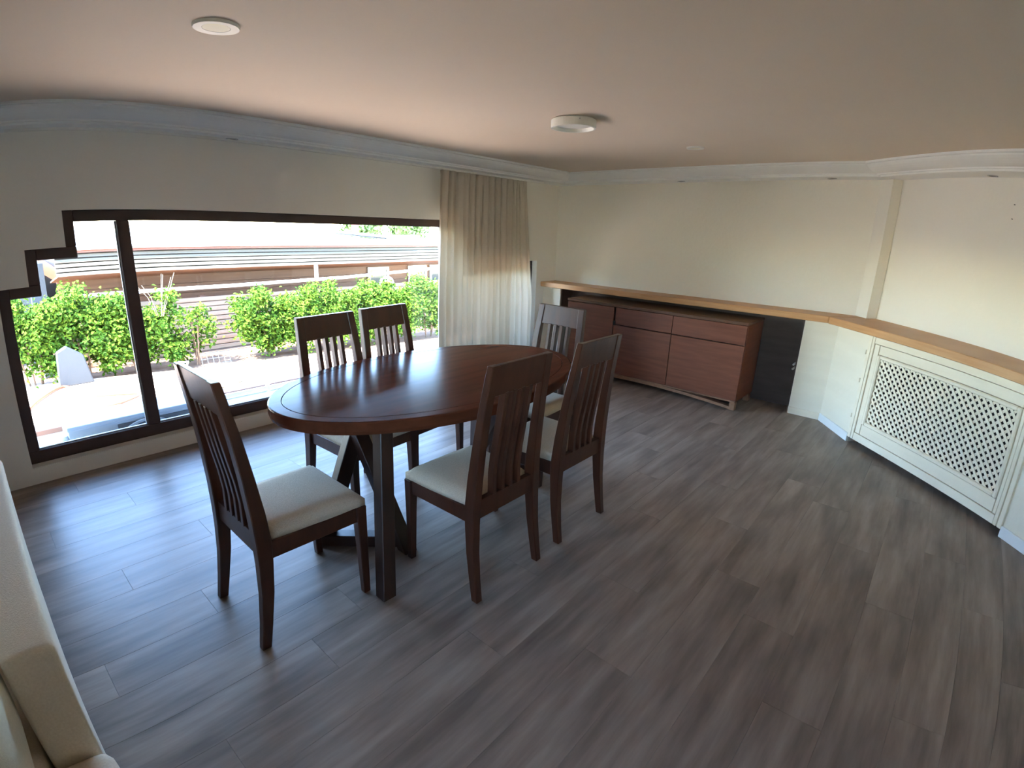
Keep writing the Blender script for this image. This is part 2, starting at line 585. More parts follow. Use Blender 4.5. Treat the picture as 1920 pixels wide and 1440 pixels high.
# boxed-out lower walls under the ledge
XF, CF = 4.93, 4.155
kz = 0.85
YB_ = 0.672
s_cov0, s_cov1 = (4.545, 0.392), (3.567, -0.586)      # where the radiator cover starts and ends on the x - y = CF face
wl = struct('wall_low_back', *join(
    box(XF, XB, 3.53, YW, 0, kz),
    prism([(XF, 0.93), (XF, YB_), s_cov0, (s_cov0[0] + 0.25, s_cov0[1] - 0.25), (XB, XB - CR), (XB, 0.93)], 0, kz)), 'wall_low')
wr = struct('wall_low_right', *join(
    prism([s_cov1, (YR + CF, YR), (p1[0], YR), (s_cov1[0] + 0.25, s_cov1[1] - 0.25)], 0, kz)), 'wall_low')
# dark boards lining the recess behind the sideboard
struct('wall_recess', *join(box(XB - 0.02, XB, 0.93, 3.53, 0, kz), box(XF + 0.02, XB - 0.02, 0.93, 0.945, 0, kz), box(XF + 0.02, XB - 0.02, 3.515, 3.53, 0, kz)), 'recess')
# skirting: three white lengths
def diag_box(a, b, t, z0, z1, name, mat, parent=None, bevel=0.0):
    a, b = Vector(a), Vector(b)
    n = Vector((-S2, S2)) * t
    q = [tuple(a), tuple(b), tuple(b + n), tuple(a + n)]
    return prism(q, z0, z1)


struct('baseboard_back', *prism([(XF, 0.93), (XF - 0.014, 0.93), (XF - 0.014, YB_ + 0.006), (XF, YB_)], 0, 0.062), 'white_paint', bevel=0.003)
struct('baseboard_corner', *prism([(XF, YB_), s_cov0, (s_cov0[0] - 0.012, s_cov0[1] + 0.014), (XF - 0.014, YB_ + 0.006)], 0, 0.066), 'base_white', bevel=0.003)
struct('baseboard_right', *diag_box(s_cov1, (YR + CF, YR), 0.016, 0, 0.066, '', ''), 'base_white', bevel=0.003)


# ------------------------------------------------------------------ window
win = struct('window_1', *box(STEPS[0][0], STEPS[-1][1], YW + 0.005, YW + 0.075, ZB - 0.01, ZB + 0.004), 'sill')
win.data.name = 'window_sill'
FY0, FY1 = YW + 0.07, YW + 0.135
FW = 0.066


def wpart(name, x0, x1, z0, z1, ya=FY0, yb=FY1, mat='frame', bev=0.004):
    return ob(name, *box(x0, x1, ya, yb, z0, z1), mat, win, bevel=bev)


fr_bot = ZB + 0.004
wpart('frame_rail', STEPS[0][0], STEPS[-1][1], fr_bot, fr_bot + 0.078)
wpart('frame_stile', STEPS[0][0], STEPS[0][0] + FW, fr_bot + 0.078, 1.15)
wpart('frame_rail', STEPS[0][0] + FW, 0.283 + FW, 1.15 - FW, 1.15)
wpart('frame_stile', 0.283, 0.283 + FW, 1.15, 1.353)
wpart('frame_rail', 0.283 + FW, 0.502 + FW, 1.353 - FW, 1.353)
wpart('frame_stile', 0.502, 0.502 + FW, 1.353, 1.558)
wpart('frame_rail', 0.502 + FW, 3.46, 1.558 - FW, 1.558)
wpart('frame_stile', 3.46 - FW, 3.46, 1.353 - FW, 1.558 - FW)
wpart('frame_rail', 3.46, 3.66, 1.353 - FW, 1.353)
wpart('frame_stile', 3.66 - FW, 3.66, 1.15 - FW, 1.353 - FW)
wpart('frame_rail', 3.66, 4.79, 1.15 - FW, 1.15)
wpart('frame_stile', 4.79 - FW, 4.79, fr_bot + 0.078, 1.15 - FW)
wpart('mullion', 0.797, 0.868, fr_bot + 0.078, 1.558 - FW)
wpart('mullion', 3.40, 3.46, fr_bot + 0.078, 1.353 - FW)
w2 = struct('added_fill_window', *box(XL - 0.03, XL + 0.02, RW[0], RW[1], RW[2] - 0.02, RW[2] + 0.01), 'sill')  # invented window out of view, added to brighten the back and right walls
for a, b, c, d_ in ((RW[0], RW[0] + 0.06, RW[2] + 0.01, RW[3]), (RW[1] - 0.06, RW[1], RW[2] + 0.01, RW[3]), (RW[0] + 0.06, RW[1] - 0.06, RW[2] + 0.01, RW[2] + 0.07),
                    (RW[0] + 0.06, RW[1] - 0.06, RW[3] - 0.06, RW[3])):
    ob('frame_bar', *box(XL - 0.11, XL - 0.05, a, b, c, d_), 'frame', w2, bevel=0.003)
ob('pane', *box(XL - 0.085, XL - 0.08, RW[0] + 0.05, RW[1] - 0.05, RW[2] + 0.06, RW[3] - 0.05), 'glass', w2)
gz = fr_bot + 0.07
gy = YW + 0.10
pane1 = [(0.17, gz), (0.80, gz), (0.80, 1.50), (0.56, 1.50), (0.56, 1.295), (0.342, 1.295), (0.342, 1.09), (0.17, 1.09)]
pane2 = [(0.865, gz), (3.405, gz), (3.405, 1.50), (0.865, 1.50)]
pane3 = [(3.455, gz), (4.73, gz), (4.73, 1.09), (3.60, 1.09), (3.60, 1.295), (3.455, 1.295)]
for p in (pane1, pane2, pane3):
    ob('pane', *prism_y(p, gy, gy + 0.005), 'glass', win)
# grey weather seal along the glass edges of the mullion and the foot
wpart('seal', 0.788, 0.797, gz, 1.49, FY0 + 0.02, FY0 + 0.035, 'metal', 0)
wpart('seal', 0.868, 3.40, fr_bot + 0.078, fr_bot + 0.086, FY0 + 0.02, FY0 + 0.035, 'metal', 0)
wpart('seal', 0.178, 0.797, fr_bot + 0.078, fr_bot + 0.086, FY0 + 0.02, FY0 + 0.035, 'metal', 0)
wpart('outer_sill', 0.0, 4.9, ZB - 0.03, ZB + 0.01, YW + 0.14, YW + 0.33, 'render_white', 0.004)


# ------------------------------------------------------------------ ledges
lb = ob('wall_ledge', *prism([(4.87, YW - 0.002), (XB - 0.002, YW - 0.002), (XB - 0.002, 0.485), (4.87, 0.752)], kz, 0.905), 'ledge', bevel=0.004)
tag(lb, 'thick oak ledge along the back wall above the dark sideboard', 'ledge', 'oak ledges')
c4 = 4.118
lr = ob('wall_ledge', *prism([(4.868, 0.748), (XB - 0.004, 0.477), (p1[0] - 0.002, YR + 0.002), (YR + c4, YR + 0.002)], kz - 0.003, 0.904), 'ledge', bevel=0.004)
tag(lr, 'thick oak ledge along the right wall above the white lattice radiator cover', 'ledge', 'oak ledges')


# ------------------------------------------------------------------ radiator cover with lattice
# local frame: x runs along the wall from the corner towards the camera, z up, y out of the wall
cov = thing('radiator_cover', 'white painted radiator cover with diagonal lattice panel set under the oak ledge', 'radiator cover',
            (s_cov0[0], s_cov0[1], 0), math.radians(225))
CL = 1.383
ZT0, ZT1 = 0.045, 0.846
Yf = -0.012                                # local -y faces the room after the 225 degree turn


def cpart(name, x0, x1, z0, z1, ya, yb, mat='white_paint', bev=0.002, parent=cov):
    return ob(name, *box(x0, x1, ya, yb, z0, z1), mat, parent, bevel=bev)


LX0, LX1, LZ0, LZ1 = 0.145, 1.262, 0.215, 0.70      # lattice field
# outer boards round the field, standing 20 mm proud
cpart('stile', 0.0, 0.030, ZT0, ZT1, -0.016, 0.01)
cpart('stile', 0.037, 0.060, ZT0, ZT1, -0.018, 0.01)
cpart('stile', 0.067, LX0 - 0.033, ZT0 + 0.06, ZT1 - 0.05, -0.014, 0.01)
cpart('stile', CL - 0.030, CL, ZT0, ZT1, -0.016, 0.01)
cpart('stile', CL - 0.060, CL - 0.037, ZT0, ZT1, -0.018, 0.01)
cpart('stile', LX1 + 0.033, CL - 0.067, ZT0 + 0.06, ZT1 - 0.05, -0.014, 0.01)
cpart('rail', 0.064, CL - 0.064, ZT0, ZT0 + 0.056, -0.018, 0.01)
cpart('rail', 0.064, CL - 0.064, ZT1 - 0.046, ZT1, -0.018, 0.01)
cpart('rail', LX0 - 0.027, LX1 + 0.027, ZT0 + 0.06, LZ0 - 0.03, -0.014, 0.01)
cpart('rail', LX0 - 0.027, LX1 + 0.027, LZ1 + 0.03, ZT1 - 0.05, -0.014, 0.01)
for (a, b, c, d_) in ((LX0 - 0.027, LX0, LZ0 - 0.027, LZ1 + 0.027), (LX1, LX1 + 0.027, LZ0 - 0.027, LZ1 + 0.027),
                      (LX0, LX1, LZ0 - 0.027, LZ0), (LX0, LX1, LZ1, LZ1 + 0.027)):
    cpart('moulding', a, b, c, d_, -0.024, 0.004, bev=0.006)
cpart('niche_shade_sheet', 0.01, CL - 0.01, 0.05, ZT1 - 0.01, 0.20, 0.205, 'dark', 0)  # near-black sheet, its colour stands in for the shade inside the niche
PIT = 0.0505
SWID = 0.0170
H = LZ1 - LZ0
Wd = LX1 - LX0
for sgn, yo in ((1, -0.004), (-1, -0.008)):
    k = -int(H / PIT) - 1
    while k * PIT < Wd + H:
        c = k * PIT + (0.012 if sgn > 0 else 0.0)
        k += 1
        # centre line z = sgn*(x - c) (from the bottom or the top edge), clipped to the field
        w = SWID * math.sqrt(2) / 2

        def clip(poly):
            for axis, lim, keep in ((0, 0.0, 1), (0, Wd, -1), (1, 0.0, 1), (1, H, -1)):
                out = []
                for i in range(len(poly)):
                    a, b = poly[i], poly[(i + 1) % len(poly)]
                    ia, ib = (a[axis] - lim) * keep >= 0, (b[axis] - lim) * keep >= 0
                    if ia:
                        out.append(a)
                    if ia != ib:
                        t = (lim - a[axis]) / (b[axis] - a[axis])
                        out.append((a[0] + (b[0] - a[0]) * t, a[1] + (b[1] - a[1]) * t))
                poly = out
                if not poly:
                    return []
            return poly
        q = [(c - w, 0), (c + w, 0), (c + w + H, H), (c - w + H, H)]
        if sgn < 0:
            q = [(x_, H - z_) for x_, z_ in q]
        q = clip(q)
        if len(q) >= 3:
            q = [(LX0 + a, LZ0 + b) for a, b in q]
            ob('lattice_slat', *prism_y(q, yo, yo + 0.004), 'white_paint', cov)
for z_ in (0.22, 0.50, 0.72):
    ob('hinge', *lathe([(0.006, z_ - 0.016), (0.006, z_ + 0.016)], 10, -0.004, -0.018), 'white_paint', cov, smooth=False)


# ------------------------------------------------------------------ sideboard
sb = thing('sideboard', 'long dark brown wooden sideboard with arched base standing under the oak ledge', 'sideboard', (4.60, 2.24, 0))
SY0, SY1, SZ0, SZ1, SD = -0.945, 0.945, 0.085, 0.775, 0.46


def spart(name, vf, mat, parent=sb, bev=0.003):
    return ob(name, *vf, mat, parent, bevel=bev)


spart('body', join(box(0.02, SD, SY0, SY0 + 0.022, SZ0, SZ1), box(0.02, SD, SY1 - 0.022, SY1, SZ0, SZ1), box(0.03, SD, SY0 + 0.022, SY1 - 0.022, SZ0, SZ0 + 0.022),
                   box(SD - 0.02, SD, SY0 + 0.022, SY1 - 0.022, SZ0 + 0.022, SZ1), box(0.03, SD - 0.02, 0.352, 0.366, SZ0 + 0.022, SZ1)), 'cab_wood', bev=0)
spart('inside', box(0.035, 0.04, SY0 + 0.024, SY1 - 0.024, SZ0 + 0.022, SZ1), 'cab_dark', bev=0)
spart('top', box(-0.004, SD + 0.005, SY0 - 0.004, SY1 + 0.004, SZ1, SZ1 + 0.026), 'cab_top')
ZD = 0.60
# tall door at the window end with a notch for the finger
spart('door', prism_y([(0, 0), (1, 0), (1, 1), (0, 1)], 0, 1) if False else join(
    box(0.0, 0.022, 0.372, SY1 - 0.002, SZ0 + 0.004, SZ1 - 0.004)), 'cab_wood')
dr1 = spart('drawer', box(0.0, 0.022, -0.262, 0.350, ZD, SZ1 - 0.004), 'cab_wood')
dr2 = spart('drawer', box(0.0, 0.022, SY0 + 0.002, -0.2655, ZD, SZ1 - 0.004), 'cab_wood')
spart('door', box(0.0, 0.022, -0.262, 0.366, SZ0 + 0.004, ZD - 0.008), 'cab_wood')
spart('door', box(0.0, 0.022, SY0 + 0.002, -0.2655, SZ0 + 0.004, ZD - 0.008), 'cab_wood')
spart('finger_notch', box(-0.003, 0.015, 0.346, 0.373, ZD - 0.010, ZD + 0.034), 'cab_dark', bev=0)
# bowed rail below the body, two feet
NA = 22
arc = []
for i in range(NA + 1):
    t = -1 + 2 * i / NA
    arc.append((SY0 + 0.05 + (SY1 - SY0 - 0.10) * (i / NA), 0.050 - 0.046 * t * t))
rs = []
for yy, zz in arc:
    rs.append([(0.004, yy, zz), (0.05, yy, zz), (0.05, yy, zz + 0.026), (0.004, yy, zz + 0.026)])
spart('base_rail', rings(rs), 'cab_base', bev=0)
spart('plinth_strip', box(0.008, 0.05, SY0 + 0.01, SY1 - 0.01, 0.074, SZ0), 'cab_base', bev=0)
for yy in (SY0 + 0.005, SY1 - 0.055):
    for xx in (0.003, SD - 0.06):
        spart('foot', box(xx, xx + 0.055, yy, yy + 0.05, 0.0, 0.074 if xx > 0.1 else 0.073), 'cab_base')

# two pipes at the side of the recess
for z_ in (0.40, 0.44):
    t = ob('heating_pipe', *tube([(XF + 0.01, 0.958, z_), (XB - 0.03, 0.958, z_)], 0.009, 10), 'pipe', smooth=True)
    tag(t, 'upper painted heating pipe in the dark recess beside the sideboard' if z_ > 0.42 else 'lower painted heating pipe in the dark recess beside the sideboard',
        'pipe', 'heating pipes in the recess')


# ------------------------------------------------------------------ dining table
TX, TY, TZ = 1.72, 1.96, 0.76
tb = thing('dining_table', 'oval dark wood dining table with crossed leaning legs', 'table', (TX, TY, 0), math.radians(-1.7))
NE = 96


def ell(a, b, z):
    return [(a * math.cos(2 * math.pi * i / NE), b * math.sin(2 * math.pi * i / NE), z) for i in range(NE)]


A_, B_ = 0.88, 0.528
ob('tabletop', *rings([ell(A_ - 0.058, B_ - 0.058, TZ - 0.05), ell(A_ - 0.058, B_ - 0.058, TZ - 0.0012), ell(A_ - 0.0595, B_ - 0.0595, TZ)]), 'table_wood', tb)
v, f = rings([ell(A_ - 0.056, B_ - 0.056, TZ - 0.055), ell(A_ - 0.012, B_ - 0.012, TZ - 0.058), ell(A_ - 0.004, B_ - 0.004, TZ - 0.055), ell(A_, B_, TZ - 0.040),
              ell(A_, B_, TZ - 0.006), ell(A_ - 0.002, B_ - 0.002, TZ - 0.002), ell(A_ - 0.007, B_ - 0.007, TZ), ell(A_ - 0.0545, B_ - 0.0545, TZ),
              ell(A_ - 0.056, B_ - 0.056, TZ - 0.0015), ell(A_ - 0.056, B_ - 0.056, TZ - 0.055)], cap=False)
ob('edge_band', v, f, 'table_wood', tb)
LT = TZ - 0.05


def tl(P, Q, hx, hy, name='leg'):
    """leg in table-local coordinates and its twin turned half a circle"""
    for s in (1, -1):
        c_, s_ = math.cos(math.radians(1.7)), math.sin(math.radians(1.7))
        a, b = [(((p[0] - TX) * c_ - (p[1] - TY) * s_) * s, ((p[0] - TX) * s_ + (p[1] - TY) * c_) * s, p[2]) for p in (P, Q)]
        ob(name, *slant(a, b, hx, hy), 'table_leg', tb, bevel=0.003)


tl((1.035, 1.545, 0), (1.14, 1.665, LT), 0.031, 0.031)
tl((1.055, 2.085, 0), (1.325, 2.07, LT), 0.042, 0.026)
tl((1.30, 1.74, 0), (1.235, 2.12, LT), 0.034, 0.034)
for s in (1, -1):
    a = ((1.045 - TX) * s, (2.06 - TY) * s, 0.03)
    b = ((1.30 - TX) * s, (1.80 - TY) * s, 0.03)
    ob('foot_rail', *beam(a, b, 0.06, 0.058), 'table_leg', tb, bevel=0.003)
ob('centre_rail', *beam((-0.46, 0.12, LT - 0.035), (0.46, -0.12, LT - 0.035), 0.05, 0.06), 'table_leg', tb, bevel=0.003)


# ------------------------------------------------------------------ dining chairs
CHH = 1.02


def make_chair():
    t = thing('dining_chair', 'x', 'chair', group='dining chairs round the oval table')
    # rear legs run on as back uprights
    for s in (-1, 1):
        prof = [(0.199, -0.222, 0.0, 0.0165, 0.017), (0.197, -0.206, 0.10, 0.0175, 0.019), (0.194, -0.190, 0.22, 0.019, 0.022), (0.190, -0.182, 0.34, 0.0205, 0.025),
                (0.186, -0.180, 0.43, 0.022, 0.027), (0.181, -0.186, 0.54, 0.022, 0.025), (0.175, -0.200, 0.68, 0.022, 0.021), (0.168, -0.218, 0.82, 0.022, 0.018),
                (0.160, -0.240, 0.95, 0.022, 0.016), (0.156, -0.252, CHH, 0.022, 0.015)]
        ob('rear_leg', *post([(s * a, b, c, d_, e) for a, b, c, d_, e in prof]), 'chair_wood', t, bevel=0.003)
        ob('front_leg', *post([(s * 0.196, 0.212, 0.0, 0.015, 0.015), (s * 0.195, 0.208, 0.25, 0.018, 0.019), (s * 0.194, 0.205, 0.415, 0.022, 0.022)]), 'chair_wood', t, bevel=0.003)
        v = [(s * 0.176, -0.16, 0.350), (s * 0.198, -0.16, 0.350), (s * 0.208, 0.186, 0.350), (s * 0.188, 0.186, 0.350)]
        v += [(a, b, 0.418) for a, b, c in v]
        ob('side_rail', v, [(0, 1, 2, 3), (4, 5, 6, 7), (0, 1, 5, 4), (1, 2, 6, 5), (2, 3, 7, 6), (3, 0, 4, 7)], 'chair_wood', t, bevel=0.002)
    ob('front_rail', *box(-0.180, 0.180, 0.195, 0.217, 0.350, 0.418), 'chair_wood', t, bevel=0.002)
    ob('back_rail', *box(-0.168, 0.168, -0.194, -0.168, 0.365, 0.452), 'chair_wood', t, bevel=0.002)
    # top rail follows the lean of the uprights
    zt0 = CHH - 0.125
    r = []
    for z, yc in ((zt0, -0.2305), (CHH - 0.06, -0.2425), (CHH, -0.252)):
        h = 0.140 + (CHH - z) * 0.05
        r.append([(-h, yc - 0.011, z), (h, yc - 0.011, z), (h, yc + 0.011, z), (-h, yc + 0.011, z)])
    ob('top_rail', *rings(r), 'chair_wood', t, bevel=0.002)
    for k in range(4):
        u = -0.0705 + 0.047 * k
        sl = []
        for z, yc in ((0.448, -0.181), (0.54, -0.180), (0.62, -0.188), (0.72, -0.204), (0.82, -0.219), (zt0 + 0.006, -0.231)):
            sl.append((u * (1.0 + (0.9 - z) * 0.16), yc, z, 0.0105, 0.0165))
        ob('slat', *post(sl), 'chair_wood', t, bevel=0.0015)
    ob('seat', *cushion(lambda q: 0.184 + 0.024 * q + 0.006 * math.sin(math.pi * q), -0.166, 0.226, 0.412, 0.470, crown=0.010, round_=0.45), 'seat', t, smooth=True)
    return t


proto = make_chair()
CH = [((0.785, 1.832), -90, 'dark wooden chair with beige seat pulled out at the near end of the table'),
      ((1.478, 1.470), 0, 'dark wooden chair with its back to the camera, the nearer one on that side'),
      ((2.060, 1.478), 0, 'dark wooden chair with its back to the camera, the one nearer the sideboard'),
      ((1.445, 2.335), 184, 'dark wooden chair against the window light, nearer the open terrace view'),
      ((1.872, 2.395), 185, 'dark wooden chair against the window light, the one nearer the curtain'),
      ((2.500, 1.945), 90, 'dark wooden chair at the far end of the table in front of the curtain')]
for i, ((x, y), a, lab) in enumerate(CH):
    o = proto if i == 0 else copy_tree(proto)
    o.location = (x, y, 0)
    o.rotation_euler = (0, 0, math.radians(a))
    o['label'] = lab


# ------------------------------------------------------------------ curtains
def curtain(name, label, x0t, x1t, x0b, x1b, folds, amp, mat, yc, zt, zb, seed, nx=150):
    rnd = random.Random(seed)
    ph = [rnd.uniform(-0.8, 0.8) for _ in range(folds * 2 + 4)]
    nz_ = 40
    V, F = [], []
    for j in range(nz_ + 1):
        t = j / nz_
        z = zt + (zb - zt) * t
        for i in range(nx + 1):
            u = i / nx
            k = u * folds
            kk = int(k * 2)
            warp = ph[kk] * (1 - (k * 2 - kk)) + ph[kk + 1] * (k * 2 - kk)
            tt = min(1.0, t * 1.6)
            x = (x0t + (x1t - x0t) * u) * (1 - tt) + (x0b + (x1b - x0b) * u) * tt
            gather = math.exp(-t * 26)
            s = math.sin(2 * math.pi * k + warp * (1.0 + 0.5 * t) + 0.5 * math.sin(3.1 * t + ph[kk]))
            s2 = math.sin(2 * math.pi * k * 2.3 + warp * 3 + 2.2 * t)
            yy = yc + amp * (0.75 + 0.35 * t) * s + amp * 0.28 * s2 + gather * 0.012 * math.sin(2 * math.pi * k * 4.7 + warp * 5)
            x += 0.35 * amp * math.cos(2 * math.pi * k + warp)
            V.append((x, yy, z))
    w = nx + 1
    for j in range(nz_):
        for i in range(nx):
            a = j * w + i
            F.append((a, a + 1, a + 1 + w, a + w))
    o = ob(name, V, F, mat, smooth=True)
    tag(o, label, 'curtain', 'curtains beside the window')
    return o


curtain('curtain', 'wide pale linen curtain gathered at the right end of the window', 3.22, 4.18, 3.19, 4.22, 11, 0.028, 'curtain', 3.675, 1.983, 0.02, 3)
curtain('curtain', 'narrow pale sheer curtain hanging next to the corner of the back wall', 4.20, 4.41, 4.24, 4.60, 4, 0.022, 'sheer', 3.69, 1.983, 0.02, 5, 60)
rail = ob('curtain_rail', *box(0.2, 4.70, 3.665, 3.685, 1.985, 2.0), 'lamp_white')
tag(rail, 'thin white curtain rail under the cornice above the window', 'curtain rail')


# ------------------------------------------------------------------ ceiling lights
def panel_light(x, y, r, label, z=ZC):
    t = thing('recessed_light', label, 'light', (x, y, z))
    ob('trim_ring', *lathe([(r * 0.60, -0.004), (r * 0.605, -0.009), (r * 0.97, -0.010), (r, -0.006), (r, 0.0)], 40, cap=False), 'lamp_white', t, smooth=False)
    ob('diffuser', *lathe([(r * 0.585, -0.0085), (r * 0.585, -0.001)], 40), 'lamp_cream', t)
    return t


panel_light(0.715, 1.865, 0.072, 'round flush ceiling light with a cream centre near the camera')
panel_light(3.72, 1.585, 0.06, 'small round flush ceiling light near the back wall, seen edge on')
t = thing('surface_light', 'white drum shaped ceiling light hanging proud of the ceiling above the table', 'light', (2.535, 1.79, ZC))
ob('housing', *lathe([(0.110, 0.0), (0.110, -0.006), (0.122, -0.006), (0.124, -0.008), (0.124, -0.046), (0.121, -0.048), (0.112, -0.048), (0.104, -0.03), (0.104, -0.028)], 48, cap=False), 'lamp_white', t)
ob('diffuser', *lathe([(0.105, -0.030), (0.105, -0.026)], 48), 'lamp_white', t)
ob('screw', *tube([(-0.075, -0.088, -0.018), (-0.082, -0.096, -0.018)], 0.004, 8), 'metal', t)
# small spots let into the underside of the cornice
for x, y, lab in ((1.46, 3.66, 'small dark spotlight in the cornice above the window'),
                  (5.02, 2.24, 'small dark spotlight in the cornice above the middle of the back wall'),
                  (5.04, 0.95, 'small dark spotlight in the cornice at the pilaster end of the back wall'),
                  (4.42, -0.16, 'small dark spotlight in the cornice above the right wall')):
    t = thing('cornice_spotlight', lab, 'spotlight', (x, y, ZS), group='spotlights in the cornice')
    ob('bezel', *lathe([(0.026, -0.0005), (0.027, -0.005), (0.036, -0.004), (0.037, 0.0)], 24, cap=False), 'metal', t)
    ob('lens', *lathe([(0.027, -0.0025), (0.027, -0.0005)], 24), 'dark', t)

# nail left in the right wall
for i, (q, z_) in enumerate((((4.36, -0.32 - 0.0), 1.83), ((4.365, -0.315), 1.74))):
    n_ = Vector((-S2, S2, 0))
    b_ = Vector((q[0], q[0] - CR, z_))
    o = ob('nail', *tube([b_, b_ + n_ * 0.010], 0.0027, 8), 'dark')
    tag(o, ('upper' if i == 0 else 'lower') + ' of the two small nails left in the right wall', 'nail', 'nails in the right wall')


# ------------------------------------------------------------------ sofa at the left edge
so = thing('sofa', 'beige fabric sofa with its armrest cut by the left edge of the picture', 'sofa', (-0.80, 1.65, 0))


def sofa_part(name, x0, x1, y0, y1, z0, z1, r=0.03, seg=4, mat='sofa', parent=so):
    v, f = box(x0 + 0.80, x1 + 0.80, y0 - 1.65, y1 - 1.65, z0, z1)
    return ob(name, v, f, mat, parent, smooth=True, bevel=r, seg=seg)


sofa_part('armrest', -0.155, -0.026, 1.155, 2.36, 0.06, 0.70, 0.022)
sofa_part('armrest', -1.575, -1.45, 1.155, 2.36, 0.06, 0.70, 0.022)
sofa_part('backrest', -1.45, -0.155, 2.06, 2.36, 0.06, 0.80, 0.05)
sofa_part('base', -1.45, -0.155, 1.17, 2.06, 0.06, 0.28, 0.01)
sofa_part('seat_cushion', -0.80, -0.005, 0.90, 1.145, 0.20, 0.405, 0.045)
sofa_part('seat_cushion', -1.45, -0.16, 1.15, 2.05, 0.28, 0.42, 0.045)
for x in (-1.52, -0.09):
    for y in (1.19, 2.30):
        sofa_part('foot', x - 0.025, x + 0.025, y - 0.025, y + 0.025, 0, 0.06, 0.004, 1, 'chair_wood')
for x in (-0.75, -0.06):
    sofa_part('foot', x - 0.02, x + 0.02, 0.94, 0.98, 0, 0.20, 0.004, 1, 'chair_wood')


def pillow(cx, cy, cz, w, h, th, label, rx, rz):
    V, F = [], []
    n = 18
    for s in (1, -1):
        for i in range(n + 1):
            for j in range(n + 1):
                u, v_ = -1 + 2 * i / n, -1 + 2 * j / n
                q = max(0.0, (1 - u ** 4)) * max(0.0, (1 - v_ ** 4))
                ed = 1 - 0.07 * (abs(u * v_) ** 2) * 0 - 0.05 * (1 - abs(u)) * (abs(v_) ** 6) - 0.05 * (1 - abs(v_)) * (abs(u) ** 6)
                V.append((u * w / 2 * ed, s * th / 2 * q ** 0.55, v_ * h / 2 * ed))
    k = (n + 1) ** 2
    for s in (0, 1):
        for i in range(n):
            for j in range(n):
                a = s * k + i * (n + 1) + j
                F.append((a, a + 1, a + n + 2, a + n + 1))
    o = ob('cushion', V, F, 'sofa_pale', smooth=True)
    bm = bmesh.new()
    bm.from_mesh(o.data)
    bmesh.ops.remove_doubles(bm, verts=bm.verts, dist=1e-5)
    bmesh.ops.recalc_face_normals(bm, faces=bm.faces)
    bm.to_mesh(o.data)
    bm.free()
    o.location = (cx, cy, cz)
    o.rotation_euler = (math.radians(rx), 0, math.radians(rz))
    tag(o, label, 'cushion')
    return o


pillow(-0.268, 1.07, 0.655, 0.54, 0.46, 0.19, 'pale plump cushion leaning inside the sofa armrest', 0, 86)


# ------------------------------------------------------------------ outdoors: terrace
ZT = -0.35
edge = [(-4, 8.6), (0.4, 7.75), (2.2, 7.18), (3.4, 7.0), (5.3, 6.65), (9, 6.2), (14, 5.8)]
struct('terrace', *prism([(-4, YW + 0.25), (14, YW + 0.25)] + list(reversed(edge)), ZT - 0.2, ZT), 'terrace')
struct('ground_bed', *prism([(a, b) for a, b in edge] + [(14, 9.0), (-4, 9.4)], ZT - 0.3, ZT - 0.06), 'soil')
struct('ground_beyond', *box(-60, 80, 8.0, 140, -1.6, -1.3), 'ground')
kb = thing('terrace_kerb', 'low white kerb with terracotta coping outside the window', 'kerb', (2.5, 4.66, ZT))
ob('kerb_wall', *box(-4.0, 3.5, -0.05, 0.05, 0, 0.38), 'render_white', kb, bevel=0.003)
for i in range(15):
    ob('coping', *box(-4.0 + i * 0.5, -4.0 + i * 0.5 + 0.494, -0.075, 0.075, 0.38, 0.42), 'coping', kb, bevel=0.004)
lp = thing('low_rail', 'thin white rail with a short post just outside the window glass', 'rail', (3.2, 4.36, ZT))
ob('rail_bar', *box(-1.85, 1.9, -0.012, 0.012, 0.455, 0.475), 'gutter', lp, bevel=0.002)
ob('rail_bar', *box(-1.85, 1.9, -0.012, 0.012, 0.425, 0.437), 'metal', lp, bevel=0.002)
for xx in (-1.84, -1.38, 0.2, 1.88):
    ob('post', *box(xx - 0.014, xx + 0.014, -0.014, 0.014, 0, 0.49), 'gutter', lp, bevel=0.002)

# air conditioner condenser
ac = thing('air_conditioner', 'grey outdoor air conditioner unit standing just below the window', 'air conditioner', (0.775, 4.34, ZT))
ob('casing', *box(-0.40, 0.42, -0.15, 0.16, 0.03, 0.505), 'ac', ac, bevel=0.012, seg=3)
ob('lid', *box(-0.405, 0.425, -0.155, 0.165, 0.488, 0.520), 'ac', ac, bevel=0.010, seg=3)
ob('grille_recess', *box(-0.10, 0.405, -0.156, -0.148, 0.06, 0.470), 'ac_grille', ac)
v, f = [], []
for r_ in (0.205, 0.222):
    for yy in (-0.172, -0.152):
        v += [(0.08 + r_ * math.cos(2 * math.pi * i / 48), yy, 0.255 + r_ * math.sin(2 * math.pi * i / 48)) for i in range(48)]
for i in range(48):
    j = (i + 1) % 48
    f += [(i, j, 48 + j, 48 + i), (96 + i, 96 + j, 144 + j, 144 + i), (i, j, 96 + j, 96 + i), (48 + i, 48 + j, 144 + j, 144 + i)]
ob('fan_ring', v, f, 'ac', ac)
for r_ in (0.05, 0.10, 0.15, 0.185):
    pts = [(0.08 + r_ * math.cos(2 * math.pi * i / 32), -0.162, 0.255 + r_ * math.sin(2 * math.pi * i / 32)) for i in range(33)]
    ob('grille_ring', *tube(pts, 0.003, 5), 'ac', ac)
for k in range(12):
    a = 2 * math.pi * k / 12
    ob('grille_spoke', *tube([(0.08 + 0.03 * math.cos(a), -0.160, 0.255 + 0.03 * math.sin(a)), (0.08 + 0.21 * math.cos(a), -0.160, 0.255 + 0.21 * math.sin(a))], 0.003, 5), 'ac', ac)
ob('pipe_coupling', *lathe([(0.03, 0.40), (0.034, 0.41), (0.034, 0.45), (0.022, 0.462)], 20, -0.42, -0.12), 'ac', ac)
